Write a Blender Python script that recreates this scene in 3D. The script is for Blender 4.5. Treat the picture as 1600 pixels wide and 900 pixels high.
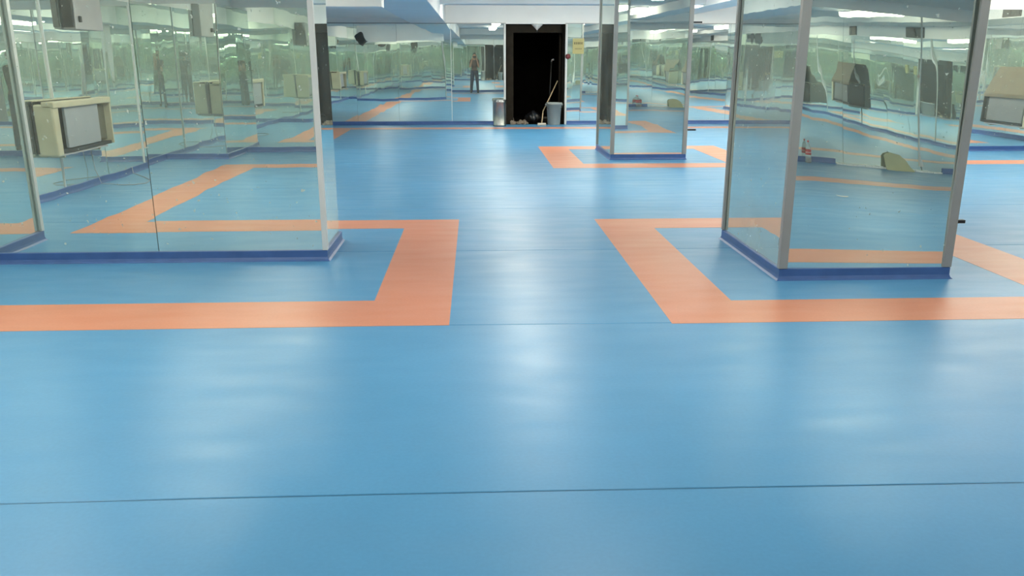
import bpy, bmesh, math, random
from mathutils import Vector, Matrix
R = math.radians
scene = bpy.context.scene
for o in list(bpy.data.objects):
    bpy.data.objects.remove(o, do_unlink=True)
COL = scene.collection
rnd = random.Random(11)

# ------------------------------------------------------------------ camera
CAM_H = 1.55
F_PX = 1278.0
cam_d = bpy.data.cameras.new('camera')
cam_d.sensor_fit = 'HORIZONTAL'
cam_d.sensor_width = 36.0
cam_d.lens = 36.0 * F_PX / 1600.0
cam_d.clip_start = 0.01
cam_d.clip_end = 300
cam = bpy.data.objects.new('camera', cam_d)
COL.objects.link(cam)
PITCH = math.atan(359 / F_PX)
YAW = math.atan(59 / (F_PX * math.cos(PITCH) + 359 * math.sin(PITCH)))
cam.location = (0, 0, CAM_H)
cam.rotation_euler = (math.pi / 2 - PITCH, 0, -YAW)
scene.camera = cam

# ------------------------------------------------------------------ world, light, exposure
world = bpy.data.worlds.new('world')
scene.world = world
world.use_nodes = True
world.node_tree.nodes['Background'].inputs[0].default_value = (0.8, 0.9, 1.0, 1)
world.node_tree.nodes['Background'].inputs[1].default_value = 0.05
LAMP = 25.0                      # radiance of the ceiling light panels
scene.view_settings.view_transform = 'Standard'
scene.view_settings.look = 'None'
scene.view_settings.exposure = 0.0
scene.view_settings.gamma = 1.0
scene.view_settings.use_curve_mapping = False
cy = scene.cycles
cy.max_bounces = 16
cy.glossy_bounces = 14
cy.diffuse_bounces = 4
cy.transmission_bounces = 8
cy.blur_glossy = 1.0
cy.sample_clamp_indirect = 6.0
cy.caustics_refractive = False

# ------------------------------------------------------------------ materials
def new_mat(name):
    m = bpy.data.materials.new(name)
    m.use_nodes = True
    nt = m.node_tree
    return m, nt, nt.nodes['Principled BSDF'], nt.nodes['Material Output']

def N(nt, t, **kw):
    n = nt.nodes.new(t)
    for k, v in kw.items():
        setattr(n, k, v)
    return n

def plain(name, col, rough=0.5, metal=0.0, var=0.06, scale=6.0, bump=0.0, spec=0.5):
    m, nt, b, out = new_mat(name)
    tc = N(nt, 'ShaderNodeTexCoord')
    nz = N(nt, 'ShaderNodeTexNoise')
    nz.inputs['Scale'].default_value = scale
    nz.inputs['Detail'].default_value = 4
    nt.links.new(tc.outputs['Object'], nz.inputs['Vector'])
    mr = N(nt, 'ShaderNodeMapRange')
    mr.inputs[1].default_value = 0.25
    mr.inputs[2].default_value = 0.75
    mr.inputs[3].default_value = 1 - var
    mr.inputs[4].default_value = 1 + var
    nt.links.new(nz.outputs['Fac'], mr.inputs[0])
    mx = N(nt, 'ShaderNodeVectorMath', operation='SCALE')
    mx.inputs[0].default_value = col
    nt.links.new(mr.outputs[0], mx.inputs['Scale'])
    nt.links.new(mx.outputs[0], b.inputs['Base Color'])
    b.inputs['Roughness'].default_value = rough
    b.inputs['Metallic'].default_value = metal
    b.inputs['Specular IOR Level'].default_value = spec
    if bump:
        bp = N(nt, 'ShaderNodeBump')
        bp.inputs['Strength'].default_value = 1.0
        bp.inputs['Distance'].default_value = bump
        nt.links.new(nz.outputs['Fac'], bp.inputs['Height'])
        nt.links.new(bp.outputs[0], b.inputs['Normal'])
    return m

def floor_mat(name, col, wear):
    """rolled PVC sheet: cloudy colour, satin gloss that varies, shallow waves"""
    m, nt, b, out = new_mat(name)
    tc = N(nt, 'ShaderNodeNewGeometry')
    n1 = N(nt, 'ShaderNodeTexNoise'); n1.inputs['Scale'].default_value = 0.9; n1.inputs['Detail'].default_value = 5
    n2 = N(nt, 'ShaderNodeTexNoise'); n2.inputs['Scale'].default_value = 60; n2.inputs['Detail'].default_value = 3
    mp = N(nt, 'ShaderNodeMapping'); mp.inputs['Scale'].default_value = (0.8, 3.0, 1)
    n3 = N(nt, 'ShaderNodeTexNoise'); n3.inputs['Scale'].default_value = 2.2; n3.inputs['Detail'].default_value = 4
    nt.links.new(tc.outputs['Position'], n1.inputs['Vector'])
    nt.links.new(tc.outputs['Position'], n2.inputs['Vector'])
    nt.links.new(tc.outputs['Position'], mp.inputs['Vector'])
    nt.links.new(mp.outputs[0], n3.inputs['Vector'])
    a = N(nt, 'ShaderNodeMapRange')
    a.inputs[1].default_value = 0.3; a.inputs[2].default_value = 0.7
    a.inputs[3].default_value = 1 - wear; a.inputs[4].default_value = 1 + wear
    nt.links.new(n1.outputs['Fac'], a.inputs[0])
    c = N(nt, 'ShaderNodeMapRange')
    c.inputs[1].default_value = 0.3; c.inputs[2].default_value = 0.7
    c.inputs[3].default_value = 0.97; c.inputs[4].default_value = 1.03
    nt.links.new(n2.outputs['Fac'], c.inputs[0])
    mu = N(nt, 'ShaderNodeMath', operation='MULTIPLY')
    nt.links.new(a.outputs[0], mu.inputs[0]); nt.links.new(c.outputs[0], mu.inputs[1])
    sc = N(nt, 'ShaderNodeVectorMath', operation='SCALE')
    sc.inputs[0].default_value = col
    nt.links.new(mu.outputs[0], sc.inputs['Scale'])
    nt.links.new(sc.outputs[0], b.inputs['Base Color'])
    r = N(nt, 'ShaderNodeMapRange')
    r.inputs[1].default_value = 0.2; r.inputs[2].default_value = 0.8
    r.inputs[3].default_value = 0.285; r.inputs[4].default_value = 0.43
    nt.links.new(n3.outputs['Fac'], r.inputs[0])
    nt.links.new(r.outputs[0], b.inputs['Roughness'])
    b.inputs['Specular IOR Level'].default_value = 0.32
    return m

def mirror_mat(name, tint, veil, veil_col, splash=True, ripple=0.0008):
    """old silvered glass: green tint, ripples drawn out upright, dust veil and plaster flecks"""
    m = bpy.data.materials.new(name)
    m.use_nodes = True
    nt = m.node_tree
    nt.nodes.clear()
    out = N(nt, 'ShaderNodeOutputMaterial')
    gl = N(nt, 'ShaderNodeBsdfGlossy')
    gl.inputs['Color'].default_value = (*tint, 1)
    gl.inputs['Roughness'].default_value = 0.0
    df = N(nt, 'ShaderNodeBsdfDiffuse')
    df.inputs['Color'].default_value = (*veil_col, 1)
    geo = N(nt, 'ShaderNodeNewGeometry')
    mp = N(nt, 'ShaderNodeMapping'); mp.inputs['Scale'].default_value = (5.5, 5.5, 0.45)
    nz = N(nt, 'ShaderNodeTexNoise'); nz.inputs['Scale'].default_value = 1.0; nz.inputs['Detail'].default_value = 0.6
    nt.links.new(geo.outputs['Position'], mp.inputs['Vector'])
    nt.links.new(mp.outputs[0], nz.inputs['Vector'])
    bp = N(nt, 'ShaderNodeBump'); bp.inputs['Distance'].default_value = ripple
    nt.links.new(nz.outputs['Fac'], bp.inputs['Height'])
    nt.links.new(bp.outputs[0], gl.inputs['Normal'])
    # dust: cloudy
    n2 = N(nt, 'ShaderNodeTexNoise'); n2.inputs['Scale'].default_value = 1.7; n2.inputs['Detail'].default_value = 4
    nt.links.new(geo.outputs['Position'], n2.inputs['Vector'])
    mr = N(nt, 'ShaderNodeMapRange')
    mr.inputs[1].default_value = 0.3; mr.inputs[2].default_value = 0.75
    mr.inputs[3].default_value = veil * 0.7; mr.inputs[4].default_value = veil * 1.4
    nt.links.new(n2.outputs['Fac'], mr.inputs[0])
    fac = mr.outputs[0]
    if splash:
        # flecks of plaster left on the lower glass
        n4 = N(nt, 'ShaderNodeTexNoise'); n4.inputs['Scale'].default_value = 26; n4.inputs['Detail'].default_value = 2
        nt.links.new(geo.outputs['Position'], n4.inputs['Vector'])
        gt = N(nt, 'ShaderNodeMath', operation='GREATER_THAN'); gt.inputs[1].default_value = 0.725
        nt.links.new(n4.outputs['Fac'], gt.inputs[0])
        ad = N(nt, 'ShaderNodeMath', operation='MULTIPLY_ADD'); ad.inputs[1].default_value = 0.7
        nt.links.new(gt.outputs[0], ad.inputs[0]); nt.links.new(fac, ad.inputs[2])
        fac = ad.outputs[0]
    mx = N(nt, 'ShaderNodeMixShader')
    nt.links.new(fac, mx.inputs[0])
    nt.links.new(gl.outputs[0], mx.inputs[1])
    nt.links.new(df.outputs[0], mx.inputs[2])
    nt.links.new(mx.outputs[0], out.inputs['Surface'])
    return m

M = {}
M['blue'] = floor_mat('floor_blue', (0.078, 0.255, 0.465), 0.06)
M['orange'] = floor_mat('floor_orange', (0.56, 0.225, 0.138), 0.05)
M['weld'] = plain('weld_seam', (0.05, 0.16, 0.27), 0.5)
M['mirror'] = mirror_mat('mirror_glass', (0.87, 0.935, 0.88), 0.13, (0.50, 0.57, 0.53))
M['mirror_clear'] = mirror_mat('mirror_glass_clear', (0.87, 0.93, 0.88), 0.08, (0.50, 0.57, 0.53))
M['mirror_hazy'] = mirror_mat('mirror_glass_hazy', (0.81, 0.895, 0.835), 0.28, (0.54, 0.60, 0.57))
M['mirror_calm'] = mirror_mat('mirror_glass_calm', (0.87, 0.93, 0.88), 0.08, (0.50, 0.57, 0.53), ripple=0.00005)
M['base'] = plain('skirting_blue', (0.042, 0.100, 0.275), 0.4, var=0.12, scale=9)
M['white'] = plain('white_paint', (0.80, 0.80, 0.79), 0.7, var=0.03, scale=2)
M['ceil'] = plain('ceiling_paint', (0.66, 0.69, 0.72), 0.8, var=0.03, scale=1.5)
M['backing'] = plain('mirror_backing', (0.1520, 0.1748, 0.1672), 0.7)
M['alu'] = plain('aluminium_trim', (0.2736, 0.2812, 0.2812), 0.42, metal=0.2, var=0.05)
M['alu_white'] = plain('pale_trim', (0.5624, 0.5852, 0.5928), 0.4, var=0.03)
M['beige'] = plain('beige_enamel', (0.4256, 0.4028, 0.2888), 0.5, var=0.08, scale=5)
M['beige2'] = plain('beige_board', (0.125, 0.11, 0.072), 0.75, var=0.12, scale=7)
M['panel'] = plain('grey_panel', (0.2584, 0.2812, 0.3040), 0.55, var=0.06, scale=4)
M['black'] = plain('black_plastic', (0.0091, 0.0091, 0.0099), 0.45)
M['dark'] = plain('dark_metal', (0.0342, 0.0342, 0.0304), 0.6, var=0.3, scale=20)
M['greybox'] = plain('grey_box', (0.3344, 0.3344, 0.3420), 0.5)
M['steel'] = plain('stainless', (0.36, 0.37, 0.365), 0.28, metal=1.0, var=0.08, scale=14)
M['bucket'] = plain('grey_plastic', (0.2280, 0.2584, 0.2660), 0.45, var=0.06)
M['corridor'] = plain('unlit_dark_plaster', (0.0076, 0.0068, 0.0061), 0.9, var=0.3, scale=3, spec=0.05)  # near-black base colour stands in for the lobby being unlit
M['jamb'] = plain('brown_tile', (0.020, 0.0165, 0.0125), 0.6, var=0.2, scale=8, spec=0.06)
M['rubble'] = plain('rubble', (0.1824, 0.1520, 0.1216), 0.9, var=0.35, scale=30)
M['bag'] = plain('black_bag', (0.0076, 0.0084, 0.0106), 0.35, bump=0.01, scale=18)
M['wood'] = plain('pale_wood', (0.4180, 0.3192, 0.1976), 0.6, var=0.15, scale=20)
M['mop'] = plain('mop_cotton', (0.5016, 0.4712, 0.4180), 0.9, var=0.2, scale=40, bump=0.004)
M['yellow'] = plain('sign_yellow', (0.36, 0.335, 0.15), 0.6, var=0.04)
M['ink'] = plain('ink', (0.0190, 0.0167, 0.0114), 0.7)
M['red'] = plain('alarm_red', (0.12, 0.012, 0.016), 0.4)
M['label_red'] = plain('label_red', (0.4712, 0.0114, 0.0152), 0.4)
M['label_white'] = plain('label_white', (0.6460, 0.6460, 0.6384), 0.5)
M['paper'] = plain('paper', (0.6080, 0.6080, 0.5928), 0.8)
M['sheet'] = plain('yellowed_sheet', (0.3952, 0.4028, 0.2280), 0.6, var=0.08)
M['dust'] = plain('plaster_dust', (0.72, 0.76, 0.76), 0.95, var=0.15, scale=30)
M['skin'] = plain('skin', (0.4712, 0.2736, 0.1824), 0.55)
M['shirt'] = plain('brown_shirt', (0.1292, 0.0950, 0.0798), 0.9, var=0.1, scale=30)
M['jeans'] = plain('dark_jeans', (0.022, 0.032, 0.06), 0.85, var=0.15, scale=40)
M['hair'] = plain('black_hair', (0.0091, 0.0076, 0.0068), 0.5, var=0.3, scale=60, bump=0.004)
M['shoe'] = plain('dark_shoe', (0.0152, 0.0152, 0.0167), 0.5)
M['eye'] = plain('eye_dark', (0.0152, 0.0114, 0.0091), 0.2)
M['lip'] = plain('lip', (0.3420, 0.1368, 0.1140), 0.5)

def lamp_mat():
    m, nt, b, out = new_mat('lamp_diffuser')
    b.inputs['Base Color'].default_value = (0.9, 0.9, 0.9, 1)
    b.inputs['Emission Color'].default_value = (1.0, 0.94, 0.76, 1)
    b.inputs['Emission Strength'].default_value = LAMP
    return m
M['lamp'] = lamp_mat()

def bottle_mat():
    m, nt, b, out = new_mat('clear_plastic')
    b.inputs['Base Color'].default_value = (0.92, 0.96, 0.96, 1)
    b.inputs['Roughness'].default_value = 0.08
    b.inputs['Transmission Weight'].default_value = 0.75
    b.inputs['IOR'].default_value = 1.2
    return m
M['panel_dark'] = plain('dull_grey_panel', (0.15, 0.165, 0.17), 0.6, var=0.06, scale=4)
M['olive'] = plain('olive_metal', (0.09, 0.085, 0.055), 0.6)
M['pet'] = bottle_mat()
M['cola'] = plain('amber_liquid', (0.2280, 0.0912, 0.0228), 0.2)

# ------------------------------------------------------------------ helpers
def link(me, name, mat, parent=None):
    o = bpy.data.objects.new(name, me)
    if mat is not None and not me.materials:
        me.materials.append(M[mat])
    COL.objects.link(o)
    if parent is not None:
        o.parent = parent
    return o

def obj(name, bm, mat, parent=None, smooth=False):
    me = bpy.data.meshes.new(name)
    bmesh.ops.recalc_face_normals(bm, faces=bm.faces)
    bm.to_mesh(me); bm.free()
    if smooth:
        for p in me.polygons:
            p.use_smooth = True
    return link(me, name, mat, parent)

def tag(o, label=None, cat=None, group=None, kind=None):
    if label: o['label'] = label
    if cat: o['category'] = cat
    if group: o['group'] = group
    if kind: o['kind'] = kind
    return o

def empty(name, loc, label, cat, group=None, rz=0.0):
    o = bpy.data.objects.new(name, None)
    o.empty_display_size = 0.1
    COL.objects.link(o)
    o.location = loc
    o.rotation_euler = (0, 0, rz)
    return tag(o, label, cat, group)

def bx(bm, x0, x1, y0, y1, z0, z1, bevel=0.0):
    g = bmesh.ops.create_cube(bm, size=1.0)
    vs = g['verts']
    for v in vs:
        v.co = Vector((x0 + (v.co.x + .5) * (x1 - x0), y0 + (v.co.y + .5) * (y1 - y0), z0 + (v.co.z + .5) * (z1 - z0)))
    if bevel:
        es = list({e for v in vs for e in v.link_edges})
        bmesh.ops.bevel(bm, geom=es, offset=bevel, segments=2, affect='EDGES', profile=0.5)
    return vs

def box(name, mat, parent, *a, bevel=0.0):
    bm = bmesh.new()
    bx(bm, *a, bevel=bevel)
    return obj(name, bm, mat, parent)

def lathe(bm, prof, seg=28, c=(0, 0, 0), close=True):
    rings = []
    for r, z in prof:
        rings.append([bm.verts.new((c[0] + r * math.cos(2 * math.pi * k / seg), c[1] + r * math.sin(2 * math.pi * k / seg), c[2] + z)) for k in range(seg)])
    for a, b in zip(rings[:-1], rings[1:]):
        for k in range(seg):
            bm.faces.new((a[k], a[(k + 1) % seg], b[(k + 1) % seg], b[k]))
    if close:
        bm.faces.new(rings[0][::-1]); bm.faces.new(rings[-1])

def tube(bm, pts, r, seg=8):
    pts = [Vector(p) for p in pts]
    rs = r if isinstance(r, (list, tuple)) else [r] * len(pts)
    rings = []
    for i, p in enumerate(pts):
        t = (pts[min(i + 1, len(pts) - 1)] - pts[max(i - 1, 0)]).normalized()
        a = Vector((0, 0, 1)) if abs(t.z) < 0.9 else Vector((1, 0, 0))
        u = t.cross(a).normalized(); w = t.cross(u)
        rings.append([bm.verts.new(p + rs[i] * (math.cos(2 * math.pi * k / seg) * u + math.sin(2 * math.pi * k / seg) * w)) for k in range(seg)])
    for a, b in zip(rings[:-1], rings[1:]):
        for k in range(seg):
            bm.faces.new((a[k], a[(k + 1) % seg], b[(k + 1) % seg], b[k]))
    bm.faces.new(rings[0][::-1]); bm.faces.new(rings[-1])

def mirror_panel(parent, p0, u, w, z0, z1, seed, mat='mirror', tilt=None, yaw=None, bow=None, arch=None, twist=0.0, wave=.0006):
    """one sheet of mirror standing on a wall: front face is a fine grid bent as cheap glass on an uneven
    wall bends.  p0 lower corner, u horizontal run; the glass faces to the right of u turned -90 deg."""
    r = random.Random(seed)
    tilt = r.uniform(-.0018, .0018) if tilt is None else tilt
    yaw = r.uniform(-.0018, .0018) if yaw is None else yaw
    bow = r.uniform(-1, 1) / 420. if bow is None else bow        # curvature up the sheet
    arch = r.uniform(-1, 1) / 420. if arch is None else arch     # curvature across it
    u = Vector((u[0], u[1], 0)).normalized()
    n = Vector((u.y, -u.x, 0))
    p0 = Vector((p0[0], p0[1], 0))
    nx, nz = 8, 14
    ph = [r.uniform(0, 6.28) for _ in range(4)]
    verts, faces = [], []
    g = 0.002
    h = z1 - z0
    for j in range(nz + 1):
        for i in range(nx + 1):
            s = g + (w - 2 * g) * i / nx
            t = z0 + h * j / nz
            a, b = s - w / 2, t - (z0 + h / 2)
            d = tilt * b + yaw * a - bow * b * b / 2 - arch * a * a / 2 + twist * (s / w) * (t - .8)
            d += wave * (math.sin(2.1 * a + 1.3 * b + ph[0]) + .6 * math.sin(3.7 * a - .8 * b + ph[1]) + .4 * math.sin(5.2 * a + 2.2 * b + ph[2]))
            q = p0 + u * s + n * (0.008 + d)
            verts.append((q.x, q.y, t))
    W = nx + 1
    for j in range(nz):
        for i in range(nx):
            faces.append((j * W + i, j * W + i + 1, (j + 1) * W + i + 1, (j + 1) * W + i))
    nf = len(faces)
    # the back and the four edges, on vertices of their own
    k = len(verts)
    for v in verts[:k]:
        verts.append((v[0] - n.x * .006, v[1] - n.y * .006, v[2]))
    for j in range(nz):
        for i in range(nx):
            faces.append((k + (j + 1) * W + i, k + (j + 1) * W + i + 1, k + j * W + i + 1, k + j * W + i))
    rim = list(range(W)) + [j * W + nx for j in range(1, nz + 1)] + [nz * W + i for i in range(nx - 1, -1, -1)] + [j * W for j in range(nz - 1, 0, -1)]
    e0 = len(verts)
    for c in rim: verts.append(verts[c])
    for c in rim: verts.append(verts[k + c])
    q = len(rim)
    for e in range(q):
        f = (e + 1) % q
        faces.append((e0 + f, e0 + e, e0 + q + e, e0 + q + f))
    me = bpy.data.meshes.new('mirror_panel')
    me.from_pydata(verts, [], faces)
    for i, p in enumerate(me.polygons):
        p.use_smooth = i < nf
    me.update()
    # make sure the grid faces n
    if me.polygons[0].normal.dot(n) < 0:
        me.flip_normals()
    return link(me, 'mirror_panel', mat, parent)

def mirror_run(parent, a, b, z0, z1, seed, width=1.22, mat='mirror', special=None, cuts=None):
    """sheets of mirror side by side from a to b"""
    a = Vector(a); b = Vector(b)
    L = (b - a).length
    u = (b - a) / L
    if cuts is None:
        n = max(1, round(L / width))
        cuts = [L * i / n for i in range(n + 1)]
    for i in range(len(cuts) - 1):
        kw = (special or {}).get(i, {})
        mirror_panel(parent, a + u * cuts[i], (u.x, u.y), cuts[i + 1] - cuts[i], z0, z1, seed * 100 + i, **{'mat': mat, **kw})
        if i and (i * 7 + seed * 3) % 5 < 2:
            c = a + u * cuts[i]
            n = Vector((u.y, -u.x))
            bm = bmesh.new()
            q = [c - u * .007 + n * .003, c + u * .007 + n * .003, c + u * .007 + n * .022, c - u * .007 + n * .022]
            lo = [bm.verts.new((p.x, p.y, .087)) for p in q]; hi = [bm.verts.new((p.x, p.y, z1)) for p in q]
            for e in range(4):
                bm.faces.new((lo[e], lo[(e + 1) % 4], hi[(e + 1) % 4], hi[e]))
            bm.faces.new(lo[::-1]); bm.faces.new(hi)
            obj('joint_strip', bm, 'alu_white', parent)

def skirting(name, a, b, parent=None, h=0.085, t=0.028, m=(0, 0)):
    """m: 1 mitres that end round an outer corner"""
    a = Vector((*a, 0)); b = Vector((*b, 0))
    u = (b - a).normalized(); n = Vector((u.y, -u.x, 0))
    bm = bmesh.new()
    L = (b - a).length
    prof = [(0, 0), (t + .02, 0), (t + .006, .012), (t, .03), (t, h - .004), (t - .006, h), (0, h)]
    ring = []
    for s, e in ((0, -m[0]), (L, m[1])):
        ring.append([bm.verts.new(a + u * (s + e * d) + n * d + Vector((0, 0, z))) for d, z in prof])
    for i in range(len(prof)):
        j = (i + 1) % len(prof)
        bm.faces.new((ring[0][i], ring[0][j], ring[1][j], ring[1][i]))
    bm.faces.new(ring[0][::-1]); bm.faces.new(ring[1])
    return obj(name, bm, 'base', parent)

# ------------------------------------------------------------------ room measures
XL, XR = -4.89, 10.7            # left and right walls
YB, YN = 20.2, -1.42            # far wall and the wall behind the camera
XJ, YJ = -3.92, -0.46           # step in the near wall
ZM = 2.33                       # top of the mirrors
ZC = 2.74                       # ceiling
DX0, DX1 = 0.75, 2.17           # doorway

# ------------------------------------------------------------------ floor of rolled sheets
floor = tag(box('floor', 'weld', None, XL - .1, XR + .1, YN - .1, YB + .02, -0.08, -0.004), kind='structure', label='blue sports floor of wide welded sheets')
edges = [YN - .1] + [0.72 + 1.99 * k for k in range(10)] + [YB + .02]
for i, (a, b) in enumerate(zip(edges[:-1], edges[1:])):
    if b - a < .02: continue
    bm = bmesh.new()
    g = 0.0022
    nseg = 24
    top = []
    for k in range(nseg + 1):
        x = XL - .1 + (XR - XL + .2) * k / nseg
        w0 = 0.012 * math.sin(x * .9 + i) if i else 0
        w1 = 0.012 * math.sin(x * .9 + i + 1) if i < len(edges) - 2 else 0
        y0 = a + w0 + g
        y1 = b + w1 - g
        top.append([bm.verts.new((x, y0, -.0025)), bm.verts.new((x, y0 + .004, 0)), bm.verts.new((x, y1 - .004, 0)), bm.verts.new((x, y1, -.0025))])
    for p, q in zip(top[:-1], top[1:]):
        for e in range(3):
            bm.faces.new((p[e], q[e], q[e + 1], p[e + 1]))
    obj('floor_sheet', bm, 'blue', floor)

def stripe(x0, x1, y0, y1):
    bm = bmesh.new()
    bx(bm, x0, x1, y0, y1, -0.001, 0.0012)
    return obj('floor_stripe', bm, 'orange', floor)

def ring(x0, x1, y0, y1, wx, wy):
    stripe(x0, x1, y0, y0 + wy); stripe(x0, x1, y1 - wy, y1)
    stripe(x0, x0 + wx, y0 + wy, y1 - wy); stripe(x1 - wx, x1, y0 + wy, y1 - wy)

ring(1.18, 4.38, 4.67, 8.02, .505, .47)           # round the near right column
ring(1.14, 4.38, 11.96, 15.02, .505, .50)         # round the far column
# round the left pier, running on into the band along the left wall
stripe(-3.74, -0.17, 4.70, 5.24)
stripe(-0.68, -0.17, 5.24, 7.64)
stripe(-3.30, -0.17, 7.64, 8.06)
stripe(-3.74, -3.25, 0.26, 4.70)
stripe(-3.25, 9.75, 0.26, 0.66)
stripe(-3.30, -2.80, 8.06, 18.90)
stripe(-3.30, 7.7, 18.90, 19.35)
stripe(9.30, 9.75, 0.66, 12.15)
stripe(7.2, 9.75, 12.15, 12.62)
stripe(7.2, 7.7, 12.62, 18.90)

# ------------------------------------------------------------------ ceiling, beams, boxed-in soffits
ceiling = tag(box('ceiling', 'ceil', None, XL - .2, XR + .2, YN - .2, YB + .2, ZC, ZC + .12), kind='structure', label='white painted ceiling with boxed beams')
def soffit(name, x0, x1, y0, y1, z0, mat='white'):
    return box(name, mat, ceiling, x0, x1, y0, y1, z0, ZC, bevel=.006)
soffit('beam', -1.50, -0.66, YN, YB, 2.345, 'ceil')
soffit('soffit', XL, -1.50, 15.7, YB, 2.45)
soffit('bulkhead', -4.15, -1.02, 9.65, 9.9, 2.10)
soffit('soffit', XL, -1.50, YN, 0.35, 2.46)
soffit('soffit', -0.66, XR, YN, 0.35, 2.50)
soffit('beam', 4.62, 5.22, 0.35, YB, 2.55)
soffit('cross_beam', -.66, 4.62, 17.0, 17.25, 2.58, 'ceil')
soffit('cross_beam', 5.22, 7.9, 17.0, 17.25, 2.58, 'ceil')
soffit('soffit', XR - .75, XR, .35, 13.95, 2.60)

# ------------------------------------------------------------------ walls
def wall(name, label, *boxes):
    bm = bmesh.new()
    for b in boxes: bx(bm, *b)
    return tag(obj(name, bm, 'white'), label, kind='structure')

def backing(parent, a, b, z0=0.0, z1=ZM):
    """dark board behind the glass, seen only in the joints"""
    a = Vector((*a, 0)); b = Vector((*b, 0)); u = (b - a).normalized(); n = Vector((u.y, -u.x, 0))
    bm = bmesh.new()
    vs = [a + n * .0005, b + n * .0005, b + n * .0015, a + n * .0015]
    lo = [bm.verts.new(v + Vector((0, 0, z0))) for v in vs]
    hi = [bm.verts.new(v + Vector((0, 0, z1))) for v in vs]
    for i in range(4):
        j = (i + 1) % 4
        bm.faces.new((lo[i], lo[j], hi[j], hi[i]))
    bm.faces.new(lo[::-1]); bm.faces.new(hi)
    return obj('backing_board', bm, 'backing', parent)

# far wall, with the doorway
wb = wall('wall_back', 'mirrored far wall with a dark doorway',
          (XL - .2, DX0, YB, YB + .2, 0, ZC), (DX1, XR + .2, YB, YB + .2, 0, ZC), (DX0, DX1, YB, YB + .2, ZM, ZC))
# note: glass faces -Y, so the run goes along +X
backing(wb, (XL, YB), (DX0 - .05, YB)); backing(wb, (DX1 + .05, YB), (XR, YB))
mirror_run(wb, (XL, YB), (DX0 - .05, YB), .06, ZM, 1, mat='mirror_clear', cuts=[0, .95, 2.08, 3.07, 4.34, 5.59],
           special={3: dict(bow=-1 / 330., tilt=.0, arch=1 / 700., yaw=0), 4: dict(bow=-1 / 300., tilt=0, arch=0, yaw=0, wave=.0001, mat='mirror_calm')})
mirror_run(wb, (DX1 + .05, YB), (XR, YB), .06, ZM, 2, mat='mirror_clear', cuts=[0, .32, 1.5, 2.7, 3.9, 5.1, 6.3, 7.4, 8.48])
tag(skirting('baseboard_back', (XL, YB), (DX0 - .06, YB)), kind='structure')
tag(skirting('baseboard_back_right', (DX1 + .06, YB), (XR, YB)), kind='structure')
# left wall
wl = wall('wall_left', 'mirrored left wall', (XL - .2, XL, YN - .2, YB + .2, 0, ZC))
backing(wl, (XL, YJ), (XL, YB))
mirror_run(wl, (XL, YJ), (XL, 5.55), .06, ZM, 3, cuts=[0, .9, 2.12, 3.34, 4.56, 6.01])
mirror_run(wl, (XL, 7.1), (XL, YB), .06, ZM, 4)
tag(skirting('baseboard_left', (XL, YJ), (XL, 5.55)), kind='structure')
tag(skirting('baseboard_left_far', (XL, 7.1), (XL, YB)), kind='structure')
# right wall, and the pier that steps out in front of its far half
wr = wall('wall_right', 'mirrored right wall', (XR, XR + .2, YN - .2, YB + .2, 0, ZC))
backing(wr, (XR, 13.95), (XR, YN))
mirror_run(wr, (XR, 13.95), (XR, YN), .06, ZM, 5)
tag(skirting('baseboard_right', (XR, 13.95), (XR, YN)), kind='structure')
PX = 7.9
wp = wall('wall_right_return', 'mirrored return wall at the far right', (PX, XR, 13.95, YB, 0, ZC))
backing(wp, (PX, 13.95), (XR, 13.95)); backing(wp, (PX, YB), (PX, 13.95))
mirror_run(wp, (PX, 13.95), (XR, 13.95), .06, ZM, 6, cuts=[0, .60, 2.8], special={1: dict(tilt=0.0, yaw=0.0, bow=1 / 900., arch=0)})
mirror_run(wp, (PX, YB), (PX, 13.95), .06, ZM, 7)
tag(skirting('baseboard_right_return', (PX, 13.95), (XR, 13.95), m=(1, 0)), kind='structure')
tag(skirting('baseboard_right_return_side', (PX, YB), (PX, 13.95), m=(0, 1)), kind='structure')
# wall behind the camera
wn = wall('wall_near', 'mirrored wall behind the photographer', (XJ, XR + .2, YN - .2, YN, 0, ZC))
backing(wn, (XR, YN), (XJ, YN))
FLAT = dict(tilt=0, yaw=0, bow=0, arch=0, wave=.0001, mat='mirror_calm')
mirror_run(wn, (XR, YN), (XJ, YN), .012, ZM, 8, special={7: FLAT, 8: FLAT, 9: FLAT})
tag(skirting('baseboard_near', (5.68, YN), (XJ, YN)), kind='structure')
tag(skirting('baseboard_near_right', (XR, YN), (7.40, YN)), kind='structure')
wj = wall('wall_near_left', 'mirrored pier beside the photographer', (XL - .2, XJ, YN - .2, YJ, 0, ZC))
backing(wj, (XJ, YJ), (XL, YJ)); backing(wj, (XJ, YN), (XJ, YJ))
mirror_run(wj, (XJ, YJ), (XL, YJ), .06, ZM, 9)
mirror_run(wj, (XJ, YN), (XJ, YJ), .06, ZM, 10)
tag(skirting('baseboard_near_left', (XJ, YJ), (XL, YJ), m=(1, 0)), kind='structure')
tag(skirting('baseboard_near_step', (XJ, YN), (XJ, YJ), m=(0, 1)), kind='structure')
# slim pale edge strips: door reveal and step
for i, (x, y0, y1) in enumerate(((DX0 - .025, YB - .03, YB + .06), (DX1 + .025, YB - .03, YB + .06))):
    tag(box('trim_%d' % (i + 1), 'alu_white', None, x - .022, x + .022, y0, y1, .0, ZM, bevel=.004), kind='structure')
tag(box('trim_3', 'alu', None, XL, DX0, YB - .012, YB, ZM, ZM + .02), kind='structure')
tag(box('trim_4', 'alu', None, DX1, PX, YB - .012, YB, ZM, ZM + .02), kind='structure')

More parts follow.
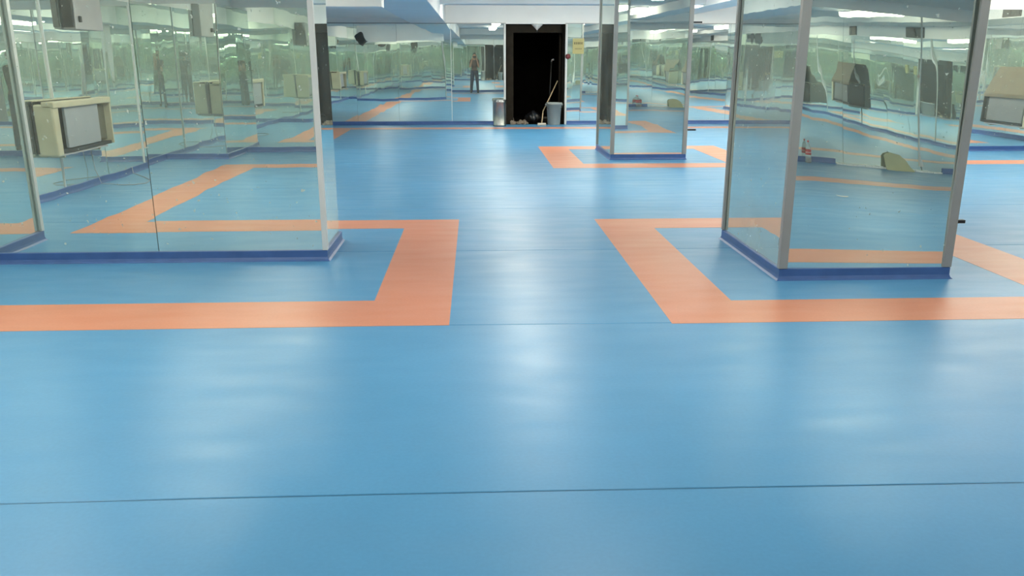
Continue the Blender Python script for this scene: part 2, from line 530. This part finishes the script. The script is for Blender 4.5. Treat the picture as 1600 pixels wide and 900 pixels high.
# ------------------------------------------------------------------ mirrored columns
def corner_strip(cx, cy, sx, sy, lx, ly, o=.032, i=.012):
    """L-section strip wrapped round an outer corner; sx, sy point into the column"""
    pr = [(-o, -o), (lx, -o), (lx, -i), (-i, -i), (-i, ly), (-o, ly)]
    bm = bmesh.new()
    lo = [bm.verts.new((cx + sx * x, cy + sy * y, .087)) for x, y in pr]
    hi = [bm.verts.new((cx + sx * x, cy + sy * y, ZC - .012)) for x, y in pr]
    for k in range(6):
        j = (k + 1) % 6
        bm.faces.new((lo[k], lo[j], hi[j], hi[k]))
    bm.faces.new(lo[::-1]); bm.faces.new(hi)
    return bm

def column(name, label, x0, x1, y0, y1, seed, front=None, left=None, trim=.05, clips=(), group=None, cat='column'):
    t = empty(name, ((x0 + x1) / 2, (y0 + y1) / 2, 0), label, cat, group)
    inv = Vector((-(x0 + x1) / 2, -(y0 + y1) / 2, 0))
    def put(o):
        o.location = inv
        return o
    put(box('core', 'backing', t, x0 + .06, x1 - .06, y0 + .06, y1 - .06, 0, ZC))
    I = .008
    k = 0
    for a, b, kw, s in (((x0, y0), (x1, y0), front, 0), ((x0, y1), (x0, y0), left, 1), ((x1, y0), (x1, y1), {}, 2), ((x1, y1), (x0, y1), {}, 3)):
        kw = kw or {}
        a = Vector(a); b = Vector(b); u = (b - a).normalized(); L = (b - a).length
        put(mirror_panel(t, a + u * .004, (u.x, u.y), L - .008, .055, ZC - .01, seed * 10 + s, **kw))
        sk = put(skirting('skirting', a, b, t, m=(1, 1)))
    for cx, cy, sx, sy in ((x0, y0, 1, 1), (x1, y0, -1, 1), (x0, y1, 1, -1), (x1, y1, -1, -1)):
        bm = corner_strip(cx, cy, sx, sy, trim, trim * .3)
        put(obj('corner_trim', bm, 'alu', t))
    for (cz, ln) in clips:
        put(box('clip', 'black', t, x1 + .03, x1 + .03 + ln, y0 + .02, y0 + .06, cz - .012, cz + .012, bevel=.003))
    return t

column('mirrored_column', 'large mirrored square column with grey corner strips, nearest on the right', 2.21, 3.42, 5.66, 7.03, 21, trim=.03,
       front=dict(twist=-.018, tilt=0, yaw=0, bow=1 / 900., arch=0, wave=.0002), left=dict(tilt=0, yaw=0, bow=0, arch=1 / 900., mat='mirror_hazy'), clips=((.41, .09),), group='mirrored columns')
column('mirrored_column', 'far mirrored square column standing to the right of the dark doorway', 2.16, 3.31, 12.97, 14.5, 22, trim=.03,
       front=dict(bow=-1 / 250., tilt=0.002), clips=((.46, .15), (2.08, .15)), group='mirrored columns')

# left pier: one wide mirrored block with a short return along the left wall
def left_pier():
    t = empty('mirrored_pier', (-2.5, 6.75, 0), 'wide mirrored pier with a blue skirting filling the left of the picture', 'pier')
    inv = Vector((2.5, -6.75, 0))
    def put(o):
        o.location = inv
        return o
    X1, Y0, Y1, XP, YP = -1.21, 6.41, 7.10, -3.85, 5.55
    bm = bmesh.new()
    bx(bm, XL + .001, X1 - .01, Y0 + .01, Y1 - .01, 0, ZC)
    bx(bm, XL + .001, XP - .01, YP + .01, Y0 + .01, 0, ZC)
    put(obj('core', bm, 'backing', t))
    def sheet(a, b, seed, **kw):
        a = Vector(a); b = Vector(b); u = (b - a).normalized()
        return put(mirror_panel(t, a, (u.x, u.y), (b - a).length, .055, ZC - .01, seed, **kw))
    sheet((XP, Y0), (-2.50, Y0), 301, tilt=-.0015, yaw=.001, bow=0, arch=0, wave=.0003)
    sheet((-2.50, Y0), (X1 - .005, Y0), 302, tilt=0.0006, yaw=-.0006, bow=0, arch=0, wave=.0003)
    sheet((XP, YP), (XP, Y0), 303, tilt=0, yaw=.018, bow=0, arch=0, wave=.0001)
    sheet((XL, YP), (XP - .005, YP), 304)
    sheet((X1, Y0 + .005), (X1, Y1 - .005), 305, tilt=0, yaw=0, bow=0, arch=0, wave=.0001)
    sheet((X1 - .005, Y1), (-3.0, Y1), 306)
    sheet((-3.0, Y1), (XL, Y1), 307)
    for a, b, m in (((XP, Y0), (X1, Y0), (0, 1)), ((XP, YP), (XP, Y0), (1, 0)), ((XL, YP), (XP, YP), (0, 1)), ((X1, Y0), (X1, Y1), (1, 1)), ((X1, Y1), (XL, Y1), (1, 0))):
        put(skirting('skirting', a, b, t, m=m))
    for cx, cy, sx, sy, tr in ((X1, Y0, -1, 1, .008), (XP, YP, -1, 1, .008)):
        bm = corner_strip(cx, cy, sx, sy, tr, .012)
        put(obj('corner_trim', bm, 'alu_white', t))
left_pier()

# ------------------------------------------------------------------ ceiling lights
def ceiling_light(x, y, w=.30, l=2.4, rz=0.0):
    """wrap-around fluorescent fitting under the ceiling: white spine, end caps, opal trough"""
    t = empty('ceiling_light', (x, y, ZC), 'long white fluorescent light fitting under the ceiling, some mirrored as soft streaks on the floor, some added as fill light', 'ceiling light', 'ceiling light fittings', rz)
    bm = bmesh.new(); bx(bm, -w / 2, w / 2, -l / 2, l / 2, -.03, -.001); obj('spine', bm, 'white', t)
    for s in (-1, 1):
        box('end_cap', 'white', t, -w / 2, w / 2, s * (l / 2 + .01) - .01, s * (l / 2 + .01) + .01, -.035, -.001, bevel=.004)
    bm = bmesh.new()
    pr = [(-w / 2 + .005, -.031), (-w / 2 + .012, -.10), (-w / 2 + .05, -.125), (w / 2 - .05, -.125), (w / 2 - .012, -.10), (w / 2 - .005, -.031)]
    r0 = [bm.verts.new((px, -l / 2, pz)) for px, pz in pr]; r1 = [bm.verts.new((px, l / 2, pz)) for px, pz in pr]
    for i in range(6):
        j = (i + 1) % 6
        bm.faces.new((r0[i], r0[j], r1[j], r1[i]))
    bm.faces.new(r0[::-1]); bm.faces.new(r1)
    obj('diffuser', bm, 'lamp', t)
for x in (-3.0, 0.8, 3.65, 6.15, 9.0):
    for y in (4.0, 8.0 if x < 0 else 10.1, 12.9 if x < 0 else 14.9):
        if x > 8 and y > 14: y = 12.4
        if y == 4.0 and 3 < x < 7: continue
        if y == 4.0 and x < 0: y = 4.2
        ceiling_light(x, y)
ceiling_light(4.3, 2.9)  # added fill lamp, brightens the near right floor
ceiling_light(-2.7, 1.62, l=2.2)  # added fill lamp, lifts the floor in front of the left pier
for x in (0.7, 3.3, 6.55):       # added lamps, hidden behind the cross beam to whiten the far wall top
    ceiling_light(x, 17.62, rz=math.pi / 2)

# ------------------------------------------------------------------ dark lobby beyond the doorway
def lobby(name, mat, *a): return tag(box(name, mat, None, *a), kind='structure')
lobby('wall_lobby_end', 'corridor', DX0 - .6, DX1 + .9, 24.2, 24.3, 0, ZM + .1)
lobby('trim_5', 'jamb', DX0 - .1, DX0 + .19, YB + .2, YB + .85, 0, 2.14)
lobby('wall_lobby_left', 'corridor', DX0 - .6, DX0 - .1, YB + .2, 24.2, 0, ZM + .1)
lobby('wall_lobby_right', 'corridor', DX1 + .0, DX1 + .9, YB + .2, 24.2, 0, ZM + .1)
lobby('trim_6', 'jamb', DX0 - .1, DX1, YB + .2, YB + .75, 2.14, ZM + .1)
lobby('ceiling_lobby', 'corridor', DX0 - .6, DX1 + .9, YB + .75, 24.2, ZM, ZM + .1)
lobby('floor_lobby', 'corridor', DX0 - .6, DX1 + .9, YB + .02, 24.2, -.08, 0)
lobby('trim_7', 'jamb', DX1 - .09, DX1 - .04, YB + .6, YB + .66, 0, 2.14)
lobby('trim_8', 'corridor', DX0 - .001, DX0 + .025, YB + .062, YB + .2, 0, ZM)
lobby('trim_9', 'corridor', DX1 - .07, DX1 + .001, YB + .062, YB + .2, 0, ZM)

t = empty('pendant_lamp', (1.50, YB + .12, ZM), 'small pale cone lamp hanging at the top of the dark doorway', 'lamp')
bm = bmesh.new(); lathe(bm, [(.135, -.005), (.13, -.02), (.085, -.06), (.03, -.115), (.012, -.14)], 24)
obj('shade', bm, 'label_white', t, True)
bm = bmesh.new(); lathe(bm, [(.012, -.139), (.02, -.155), (.012, -.175), (.004, -.18)], 12)
obj('finial', bm, 'dark', t, True)

# stainless bin
t = empty('litter_bin', (.585, 19.72, 0), 'stainless steel cylindrical bin left of the dark doorway', 'bin')
bm = bmesh.new(); lathe(bm, [(.142, .0), (.15, .012), (.15, .035), (.145, .045), (.145, .575), (.152, .583), (.152, .60), (.146, .612), (.125, .612), (.118, .60), (.116, .52), (.0, .515)][:-1], 36)
obj('body', bm, 'steel', t, True)
bm = bmesh.new(); lathe(bm, [(.153, .545), (.156, .55), (.156, .575), (.153, .58)], 36, close=False); obj('rim_band', bm, 'steel', t, True)
for k in range(3):  # white beads stand in for highlights on the rim
    bm = bmesh.new(); bmesh.ops.create_uvsphere(bm, u_segments=10, v_segments=6, radius=.014, matrix=Matrix.Translation((-.075 + .07 * k, -.132 - .012 * (k == 1), .585)))
    obj('highlight_bead', bm, 'label_white', t, True)

# bucket
t = empty('bucket', (1.905, 20.08, 0), 'grey plastic bucket standing at the right of the doorway', 'bucket')
bm = bmesh.new(); lathe(bm, [(.145, 0), (.15, .01), (.178, .47), (.192, .475), (.196, .50), (.192, .525), (.178, .525), (.172, .49), (.145, .06), (.01, .055)], 32)
obj('body', bm, 'bucket', t, True)
for s in (-1, 1):
    obj_ = box('handle_lug', 'bucket', t, s * .19 - .02, s * .19 + .02, -.03, .03, .455, .50, bevel=.006)
bm = bmesh.new(); tube(bm, [(.2 * math.cos(a), -.06 - .05 * math.sin(a), .47 - .13 * math.sin(a)) for a in [math.pi * k / 10 for k in range(11)]], .005)
obj('bail', bm, 'dark', t, True)

# mop leaning out of the corner over the bucket, and a long broom behind it
t = empty('mop', (1.60, 19.92, 0), 'pale wooden mop leaning behind the grey bucket with its head on the floor', 'mop')
bm = bmesh.new(); tube(bm, [(0, 0, .05), (.05, .24, .32), (.42, .56, 1.02)], .013); obj('handle', bm, 'wood', t, True)
bm = bmesh.new(); bx(bm, -.10, .10, -.03, .03, .02, .055, bevel=.008); obj('head', bm, 'mop', t)
bm = bmesh.new()
for k in range(16):
    x = -.095 + .0127 * k
    tube(bm, [(x, -.012, .035), (x - .004, -.045 - .01 * (k % 3), .015), (x, -.06 - .012 * (k % 2), .006)], .006, 6)
obj('strands', bm, 'mop', t)
t = empty('broom', (1.86, 21.0, 0), 'dark broom standing upright in the doorway behind the bucket', 'broom')
bm = bmesh.new(); tube(bm, [(0, 0, .12), (.03, .02, .8), (.06, .05, 1.50)], .014); obj('handle', bm, 'dark', t, True)
bm = bmesh.new(); bx(bm, -.13, .13, -.025, .025, .08, .13, bevel=.01); obj('head', bm, 'dark', t)
bm = bmesh.new()
for k in range(18): tube(bm, [(-.12 + .014 * k, 0, .085), (-.13 + .0153 * k, -.01, .0)], .006, 5)
obj('bristles', bm, 'jamb', t)
bm = bmesh.new(); tube(bm, [(.06, .05, 1.47), (.075, .03, 1.52), (.10, .02, 1.53), (.115, .02, 1.50)], .018); obj('grip_cap', bm, 'greybox', t, True)

# black rubbish bag
bm = bmesh.new(); bmesh.ops.create_icosphere(bm, subdivisions=4, radius=1.0)
for v in bm.verts:
    c = v.co
    k = 1 + .12 * math.sin(5 * c.x + 2 * c.z) * math.cos(4 * c.y + c.z) + .05 * math.sin(13 * c.x + 7 * c.y)
    neck = max(0, c.z - .75) * 1.2
    v.co = Vector((c.x * .20 * k * (1 - neck), c.y * .16 * k * (1 - neck), max(0.0, .13 + c.z * .135 * k + neck * .12)))
o = obj('rubbish_bag', bm, 'bag', None, True); o.location = (1.45, 20.62, 0)
tag(o, 'slumped black rubbish bag on the floor inside the doorway', 'bag')

# lumps of rubble in the doorway's left corner
rr = random.Random(5)
for k in range(14):
    bm = bmesh.new(); bmesh.ops.create_icosphere(bm, subdivisions=2, radius=1)
    s = rr.uniform(.026, .045) if k % 4 else .055
    ph = [rr.uniform(0, 6) for _ in range(3)]
    for v in bm.verts:
        c = v.co.copy()
        f = 1 + .15 * math.sin(3 * c.x + ph[0]) + .14 * math.sin(4 * c.y + ph[1]) + .12 * math.sin(5 * c.z + ph[2])
        v.co = Vector((c.x * s * 1.2 * f, c.y * s * f, max(-.5 * s, c.z * s * (1.5 if k % 4 == 0 else .9) * f)))
    o = obj('rubble_lump', bm, 'rubble')
    o.location = (1.0 + .145 * (k % 3) + .07 * ((k // 3) % 2) - .09, 20.16 + .135 * (k // 3), .5 * s)
    tag(o, 'lump of broken plaster rubble strewn in the left corner of the doorway', 'rubble', 'rubble in the doorway')

# ------------------------------------------------------------------ notices on the far mirror
t = empty('notice', (2.475, YB - .012, 1.65), 'yellow notice with two lines of black print on the far mirror', 'sign')
box('board', 'yellow', t, -.135, .135, -.02, -.004, 0, .35, bevel=.003)
bm = bmesh.new()
for k, w in enumerate((.034, .03, .036, .03, .034)):
    x = -.105 + .043 * k
    bx(bm, x, x + w, -.0225, -.0195, .225, .232); bx(bm, x, x + w, -.0225, -.0195, .255, .262)
    bx(bm, x + w * .4, x + w * .62, -.0225, -.0195, .215, .27); bx(bm, x, x + .007, -.0225, -.0195, .22, .262)
obj('print', bm, 'ink', t)
bm = bmesh.new()
for k in range(7):
    x = -.08 + .024 * k
    bx(bm, x, x + .017, -.0225, -.0195, .112, .117); bx(bm, x + .006, x + .011, -.0225, -.0195, .10, .135)
obj('print', bm, 'ink', t)
t = empty('alarm_bell', (2.23, YB - .05, 1.59), 'small round dark red fire alarm beside the doorway', 'alarm')
bm = bmesh.new(); lathe(bm, [(.055, 0), (.058, .015), (.05, .035), (.02, .045)], 20)
bmesh.ops.rotate(bm, verts=bm.verts, cent=(0, 0, 0), matrix=Matrix.Rotation(math.pi / 2, 3, 'X')); obj('dome', bm, 'red', t, True)
bm = bmesh.new(); lathe(bm, [(.064, 0), (.064, .012)], 20)
bmesh.ops.rotate(bm, verts=bm.verts, cent=(0, 0, 0), matrix=Matrix.Rotation(math.pi / 2, 3, 'X'))
for v in bm.verts: v.co.y += .012
obj('base_plate', bm, 'dark', t)

# ------------------------------------------------------------------ fan coil units on the side walls
def fan_coil(loc, rz, label, L, z0, z1, lid=False, flip=1):
    """local x along the wall, y out into the room"""
    t = empty('fan_coil_unit', loc, label, 'air conditioner', 'fan coil units on the walls', rz)
    D = .34 if lid else .27
    h = L / 2
    ew = .13
    def fx(name, mat, x0, x1, *r, bevel=0.0, par=None):
        a, b = sorted((flip * x0, flip * x1))
        return box(name, mat, par or t, a, b, *r, bevel=bevel)
    fx('back_plate', 'dark', -h, h, .024, .05, z0, z1)
    fx('end_panel', 'beige', -h, -h + ew, .024, D, z0 - .03, z1 - .03, bevel=.02)
    fx('end_panel', 'dark' if lid else 'beige', h - .03, h, .024, D, z0, z1 - .03, bevel=.008)
    fx('top_rail', 'beige2' if lid else 'beige', -h, h, D - .13, D + .01, z1 - .07, z1, bevel=.012)
    fx('back_rail', 'beige', -h, h, .024, .05, z1 - .05, z1 + .012, bevel=.006)
    o = fx('outlet_slot', 'black', -h + ew, h - .05, .05, D - .13, z1 - .09, z1 - .05)
    nv = 22
    for k in range(nv):
        x = -h + ew + .02 + (L - ew - .09) * k / (nv - 1)
        fx('vane', 'black', x - .004, x + .004, .055, D - .135, z1 - .05, z1 - .005, par=o)
    fx('coil', 'dark', -h + ew, h - .10, .05, D - .13, z0 + .05, z1 - .09)
    fx('front_panel', 'panel_dark' if lid else 'panel', -h + ew + (.06 if lid else .16), h - (.20 if lid else .27), D - .05, D - .02, z0 + .045, z1 - .072, bevel=.006)
    fx('pipe_cover', 'dark' if lid else 'olive', h - .28, h - .03, D - .13, D - .07, z0 + .06, z1 - .10)
    fx('inlet_slot', 'black', -h + ew + .04, h - .03, .06, D - .03, z0 - .005, z0 + .035)
    fx('drip_tray', 'greybox', -h + ew, h - .10, .05, D - .04, z0 - .035, z0 - .012, bevel=.004)
    for s in (-1, 1): fx('bracket', 'beige', s * (h - .25) - .02, s * (h - .25) + .02, .024, D - .06, z0 - .06, z0 - .034)
    if lid:
        bm = bmesh.new()
        for v in bx(bm, -h, h - .02, -.009, .009, 0, .58): pass
        ang = math.atan2(D - .07, .52)
        bmesh.ops.rotate(bm, verts=bm.verts, cent=(0, 0, 0), matrix=Matrix.Rotation(ang, 3, 'X'))
        bmesh.ops.translate(bm, verts=bm.verts, vec=(0, D - .005, z1 - .002))
        obj('raised_lid', bm, 'beige2', t)
    return t
fan_coil((XL, 2.72, 0), -math.pi / 2, 'beige fan coil unit with a grey front panel, reflected in the wide left pier', 1.44, .53, 1.10)
fan_coil((XL, 10.1, 0), -math.pi / 2, 'closed beige fan coil unit on the far left wall, small in the far mirror', 1.5, .53, 1.10)
fan_coil((XR, 8.5, 0), math.pi / 2, 'fan coil unit with a propped brown lid, reflected high in the near column', 1.35, .53, 1.10, lid=True, flip=-1)
fan_coil((XR, 11.95, 0), math.pi / 2, 'fan coil unit with its brown lid propped up, reflected at the far right edge', 1.5, .30, .87, lid=True, flip=-1)

# grey metal box hung above the unit, and the tilted loudspeaker
t = empty('wall_cabinet', (XL, 2.0, 1.90), 'grey metal box hung high on the left wall above the fan coil unit', 'cabinet', rz=-math.pi / 2)
box('body', 'greybox', t, -.36, .40, .024, .13, 0, .62, bevel=.008)
box('side_grille', 'black', t, -.40, -.362, .03, .12, .02, .60, bevel=.004)
box('knob', 'black', t, -.30, -.23, .13, .16, .08, .15, bevel=.008)
t = empty('loudspeaker', (-3.98, 9.905, 2.22), 'small black loudspeaker tilted on the white bulkhead, seen high in the far mirror', 'speaker')
bm = bmesh.new(); bx(bm, -.13, .13, -.10, .10, -.19, .19, bevel=.02)
bmesh.ops.rotate(bm, verts=bm.verts, cent=(0, 0, 0), matrix=Matrix.Rotation(R(-35), 3, 'Y') @ Matrix.Rotation(R(18), 3, 'X'))
bmesh.ops.translate(bm, verts=bm.verts, vec=(0, .27, 0)); obj('cabinet', bm, 'black', t)
bm = bmesh.new(); tube(bm, [(0, .0, -.05), (0, .1, -.05), (0, .2, -.01)], .018); obj('bracket', bm, 'dark', t)
box('wall_plate', 'dark', t, -.05, .05, 0.0, .02, -.12, .02)

# vents above the right-hand mirrors
for k, y in enumerate((11.2, 8.2, 5.2, 2.2)):
    t = empty('vent_grille', (XR - .752 if False else XR, y, 2.35), ['black two-cell vent grille above the propped lid at the far right edge', 'second small dark vent above the right-hand mirrors, reflected in the near column', 'third small dark vent above the right-hand mirrors, reflected in the near column', 'small dark vent above the right-hand mirrors closest to the photographer'][k], 'vent', 'vents above the right wall mirrors', math.pi / 2)
    box('frame', 'dark', t, -.31, .31, .0, .014, 0, .23)
    for c in (-1, 1):
        box('cell', 'black', t, c * .155 - .125, c * .155 + .125, .010, .02, .03, .20)
        for q in range(4):
            box('louvre', 'dark', t, c * .155 - .125, c * .155 + .125, .018, .03, .045 + .042 * q, .053 + .042 * q)

# ------------------------------------------------------------------ near wall: bottle, leaning sheet, dust, paper, cable
t = empty('drink_bottle', (5.22, YN + .12, 0), 'large clear drink bottle with a red label, reflected low in the near column', 'bottle')
bm = bmesh.new(); lathe(bm, [(.045, 0), (.052, .006), (.054, .03), (.050, .045), (.054, .06), (.054, .20), (.050, .235), (.036, .275), (.018, .305), (.0145, .315), (.0145, .322)], 28); obj('body', bm, 'pet', t, True)
bm = bmesh.new(); lathe(bm, [(.043, .004), (.049, .012), (.049, .075), (.001, .077)], 24); obj('drink', bm, 'cola', t, True)
bm = bmesh.new(); lathe(bm, [(.0553, .125), (.0558, .127), (.0558, .203), (.0553, .205)], 32, close=False); lb = obj('label', bm, 'label_red', t, True)
bm = bmesh.new(); lathe(bm, [(.0165, .314), (.018, .317), (.018, .338), (.016, .341)], 20); obj('cap', bm, 'label_red', t, True)
for side in range(2):
    cu = bpy.data.curves.new('lettering', 'FONT'); cu.body = 'Coca-Cola'; cu.size = .036; cu.extrude = .0004; cu.align_x = 'CENTER'; cu.shear = .3
    tmp = bpy.data.objects.new('tmp', cu); COL.objects.link(tmp)
    bpy.context.view_layer.update()
    me = bpy.data.meshes.new_from_object(tmp.evaluated_get(bpy.context.evaluated_depsgraph_get()))
    bpy.data.objects.remove(tmp)
    for v in me.vertices:
        a = v.co.x / .0558 + (math.pi / 2 if side else -math.pi / 2)
        rr_ = .0562 + v.co.z
        v.co = Vector((rr_ * math.cos(a), rr_ * math.sin(a), .152 + v.co.y))
    me.materials.clear()
    link(me, 'lettering', 'label_white', lb)

# fan-shaped yellowed sheet leaning on the bare foot of the mirror
bm = bmesh.new()
pts = [(-.20, 0), (.26, 0), (.20, .08), (.12, .17), (.02, .235), (-.10, .26), (-.21, .235), (-.235, .20), (-.22, .12)]
fr = [bm.verts.new((x, .10 - z * .33, z)) for x, z in pts]
bk = [bm.verts.new((x, .088 - z * .33, z)) for x, z in pts]
bm.faces.new(fr); bm.faces.new(bk[::-1])
for i in range(len(pts)):
    j = (i + 1) % len(pts)
    bm.faces.new((fr[j], fr[i], bk[i], bk[j]))
o = obj('leaning_sheet', bm, 'sheet'); o.location = (6.65, YN + .04, .001)
tag(o, 'yellowed rounded offcut leaning at the foot of the mirror, reflected in the near column', 'offcut')
bm = bmesh.new()
rd = random.Random(3)
x = 5.70
while x < 7.38:
    w = rd.uniform(.03, .11)
    bx(bm, x, min(7.39, x + w), YN + .006, YN + rd.uniform(.05, .08), 0.0015, rd.uniform(.018, .034))
    x += w * .96
o = obj('plaster_dust', bm, 'dust'); tag(o, 'pale line of plaster dust where the skirting is missing', 'dust', kind='stuff')
bm = bmesh.new(); vs = bx(bm, -.05, .05, -.035, .035, 0, .0012)
bmesh.ops.subdivide_edges(bm, edges=bm.edges, cuts=3, use_grid_fill=True)
for v in bm.verts: v.co.z += .006 * (v.co.x / .05) ** 2 + .003 * abs(math.sin(v.co.y * 60))
o = obj('paper_scrap', bm, 'paper'); o.location = (4.33, 1.80, .0015); o.rotation_euler = (0, 0, .2)
tag(o, 'white scrap of paper on the blue floor, reflected in the near column', 'paper')
bm = bmesh.new()
tube(bm, [(-4.83, 1.05, .10), (-4.80, 1.1, .02), (-4.70, 1.2, .008), (-4.5, 1.45, .007), (-4.32, 1.75, .007), (-4.27, 2.0, .007), (-4.38, 2.15, .007), (-4.6, 2.12, .007), (-4.78, 2.1, .02), (-4.83, 2.15, .2), (-4.83, 2.2, .46)], .005)
o = obj('loose_cable', bm, 'greybox', None, True); tag(o, 'thin loose cable looped on the floor by the left wall', 'cable')

# ------------------------------------------------------------------ the photographer, seen only in the mirrors
def photographer():
    root = empty('person', (0, -.40, 0), 'person in a brown shirt and dark jeans holding a phone up to photograph the mirror', 'person')
    bm = bmesh.new()
    def limb(pts, rs, seg=14):
        # densify so the tube bends smoothly, and round the ends with balls
        P, Q = [], []
        for i in range(len(pts) - 1):
            for k in range(5):
                f = k / 5
                P.append(Vector(pts[i]).lerp(Vector(pts[i + 1]), f)); Q.append(rs[i] * (1 - f) + rs[i + 1] * f)
        P.append(Vector(pts[-1])); Q.append(rs[-1])
        tube(bm, P, Q, seg)
        for p, r in zip(pts, rs):
            bmesh.ops.create_icosphere(bm, subdivisions=2, radius=r * .985, matrix=Matrix.Translation(p))
    def ell(c, rx, ry, rz_, rot=0):
        bmesh.ops.create_icosphere(bm, subdivisions=3, radius=1, matrix=Matrix.Translation(c) @ Matrix.Rotation(rot, 4, 'X') @ Matrix.Diagonal((rx, ry, rz_, 1)))
    for s in (-1, 1):
        # leg: hip, knee, ankle
        limb([(s * .088, 0, .90), (s * .108, .0, .70), (s * .128, .015, .48), (s * .146, -.01, .28), (s * .158, -.03, .085)], [.097, .092, .076, .068, .060])
        ell((s * .09, -.055, .90), .09, .085, .11)
        ell((s * .145, -.035, .33), .055, .06, .11)
        # arm: shoulder, elbow, wrist
        limb([(s * .172, 0, 1.385), (s * .195, .08, 1.26), (s * .20, .15, 1.135)], [.058, .050, .041])
        limb([(s * .20, .15, 1.135), (s * .17, .225, 1.245), (s * .125, .315, 1.385)], [.041, .039, .027])
        # palm, thumb and four fingers closing on the short end of the phone
        limb([(s * .125, .315, 1.385), (s * .112, .338, 1.43), (s * .100, .352, 1.475)], [.027, .032, .033], 12)
        ell((s * .103, .350, 1.46), .026, .026, .045)
        th = [(s * .098, .335, 1.445), (s * .075, .340, 1.485), (s * .062, .372, 1.515), (s * .048, .380, 1.535)]
        limb(th, [.014, .0115, .010, .0085], 8)
        for k, (kz, ln) in enumerate(((1.515, .95), (1.495, 1.0), (1.474, .95), (1.452, .8))):
            b0 = Vector((s * .112, .372, kz - .01))
            b1 = Vector((s * (.108 - .004 * k), .405, kz + .012))
            b2 = Vector((s * (.108 - .022 * ln), .414, kz + .028 * ln))
            b3 = Vector((s * (.108 - .042 * ln), .409, kz + .034 * ln))
            if k == 0:
                b1 = Vector((s * .110, .385, 1.565)); b2 = Vector((s * .092, .390, 1.602)); b3 = Vector((s * .070, .391, 1.600))
            limb([b0, b1, b2, b3], [.011, .0098, .009, .0078], 8)
    # torso
    ell((0, -.005, .955), .155, .105, .12)
    ell((0, .005, 1.08), .14, .098, .15)
    ell((0, .0, 1.25), .165, .108, .17)
    ell((0, -.01, 1.36), .175, .085, .085)
    limb([(-.16, -.005, 1.39), (0, -.012, 1.42), (.16, -.005, 1.39)], [.055, .062, .055])
    limb([(0, -.015, 1.40), (0, .0, 1.47), (0, .02, 1.53)], [.06, .054, .056])
    # head
    ell((0, .035, 1.615), .074, .093, .098)
    ell((0, .065, 1.555), .056, .062, .062)
    ell((0, .075, 1.515), .034, .036, .03)
    ell((0, .128, 1.585), .013, .020, .022, .3)
    for s in (-1, 1):
        ell((s * .074, .02, 1.59), .010, .020, .032)
        ell((s * .03, .108, 1.635), .022, .014, .010)
    me = bpy.data.meshes.new('body_raw'); bm.to_mesh(me); bm.free()
    raw = bpy.data.objects.new('raw', me); COL.objects.link(raw)
    md = raw.modifiers.new('r', 'REMESH'); md.mode = 'VOXEL'; md.voxel_size = .0052
    sm = raw.modifiers.new('s', 'SMOOTH'); sm.factor = .5; sm.iterations = 3
    bpy.context.view_layer.update()
    bme = bpy.data.meshes.new_from_object(raw.evaluated_get(bpy.context.evaluated_depsgraph_get()))
    bpy.data.objects.remove(raw)
    for n in ('skin', 'shirt', 'jeans'): bme.materials.append(M[n])
    for p in bme.polygons:
        c = p.center
        p.use_smooth = True
        m = 0
        if c.z < .965 and abs(c.x) < .24 and c.y < .16: m = 2
        elif c.z < 1.455 and (c.y < .125 or (abs(c.x) > .14 and c.y < .165 and c.z > 1.15 and c.z < 1.30 - .5 * (c.y - .125))) and not (c.z > 1.43 and abs(c.x) < .062): m = 1
        p.material_index = m
    body = link(bme, 'body', None, root)
    # hair cap
    bm = bmesh.new(); bmesh.ops.create_icosphere(bm, subdivisions=4, radius=1)
    for v in list(bm.verts):
        c = v.co
        if c.y > .62 and c.z < .42 or c.z < -.62 or (c.y > .05 and c.z < -.12): bm.verts.remove(v)
    for v in bm.verts:
        c = v.co.copy(); k = 1 + .035 * math.sin(17 * c.x) * math.sin(13 * c.y + 9 * c.z)
        v.co = Vector((c.x * .083 * k, .030 + c.y * .103 * k, 1.625 + c.z * .104 * k))
    bmesh.ops.solidify(bm, geom=bm.faces[:], thickness=.010)
    obj('hair', bm, 'hair', root, True)
    for s in (-1, 1):
        bm = bmesh.new(); bmesh.ops.create_uvsphere(bm, u_segments=10, v_segments=8, radius=.0095, matrix=Matrix.Translation((s * .031, .116, 1.612)))
        obj('eye', bm, 'eye', root, True)
        # shoe
        bm = bmesh.new(); bmesh.ops.create_icosphere(bm, subdivisions=3, radius=1)
        for v in bm.verts:
            c = v.co
            hgt = .055 if c.y > 0 else .085
            v.co = Vector((s * .165 + c.x * (.048 + .008 * c.y), .045 + c.y * .140, max(.0, .035 + c.z * hgt)))
        obj('shoe', bm, 'shoe', root, True)
    bm = bmesh.new(); bmesh.ops.create_icosphere(bm, subdivisions=2, radius=1, matrix=Matrix.Translation((0, .122, 1.543)) @ Matrix.Diagonal((.022, .007, .006, 1)))
    obj('mouth', bm, 'lip', root, True)
    bm = bmesh.new()
    lathe(bm, [(.098, 0), (.102, .012), (.102, .03), (.098, .04)], 28, (0, 0, 0), close=False)
    for v in bm.verts: v.co = Vector((v.co.x * 1.53, v.co.y * 1.10 - .003, v.co.z + .945))
    obj('belt', bm, 'black', root, True)
photographer()
t = empty('phone', (0, -.009, 1.55), 'dark phone held level in both hands of the photographer', 'phone')
box('case', 'black', t, -.074, .074, -.0045, .0035, -.038, .038, bevel=.003)
box('screen', 'panel', t, -.066, .066, -.0052, -.0044, -.033, .033)
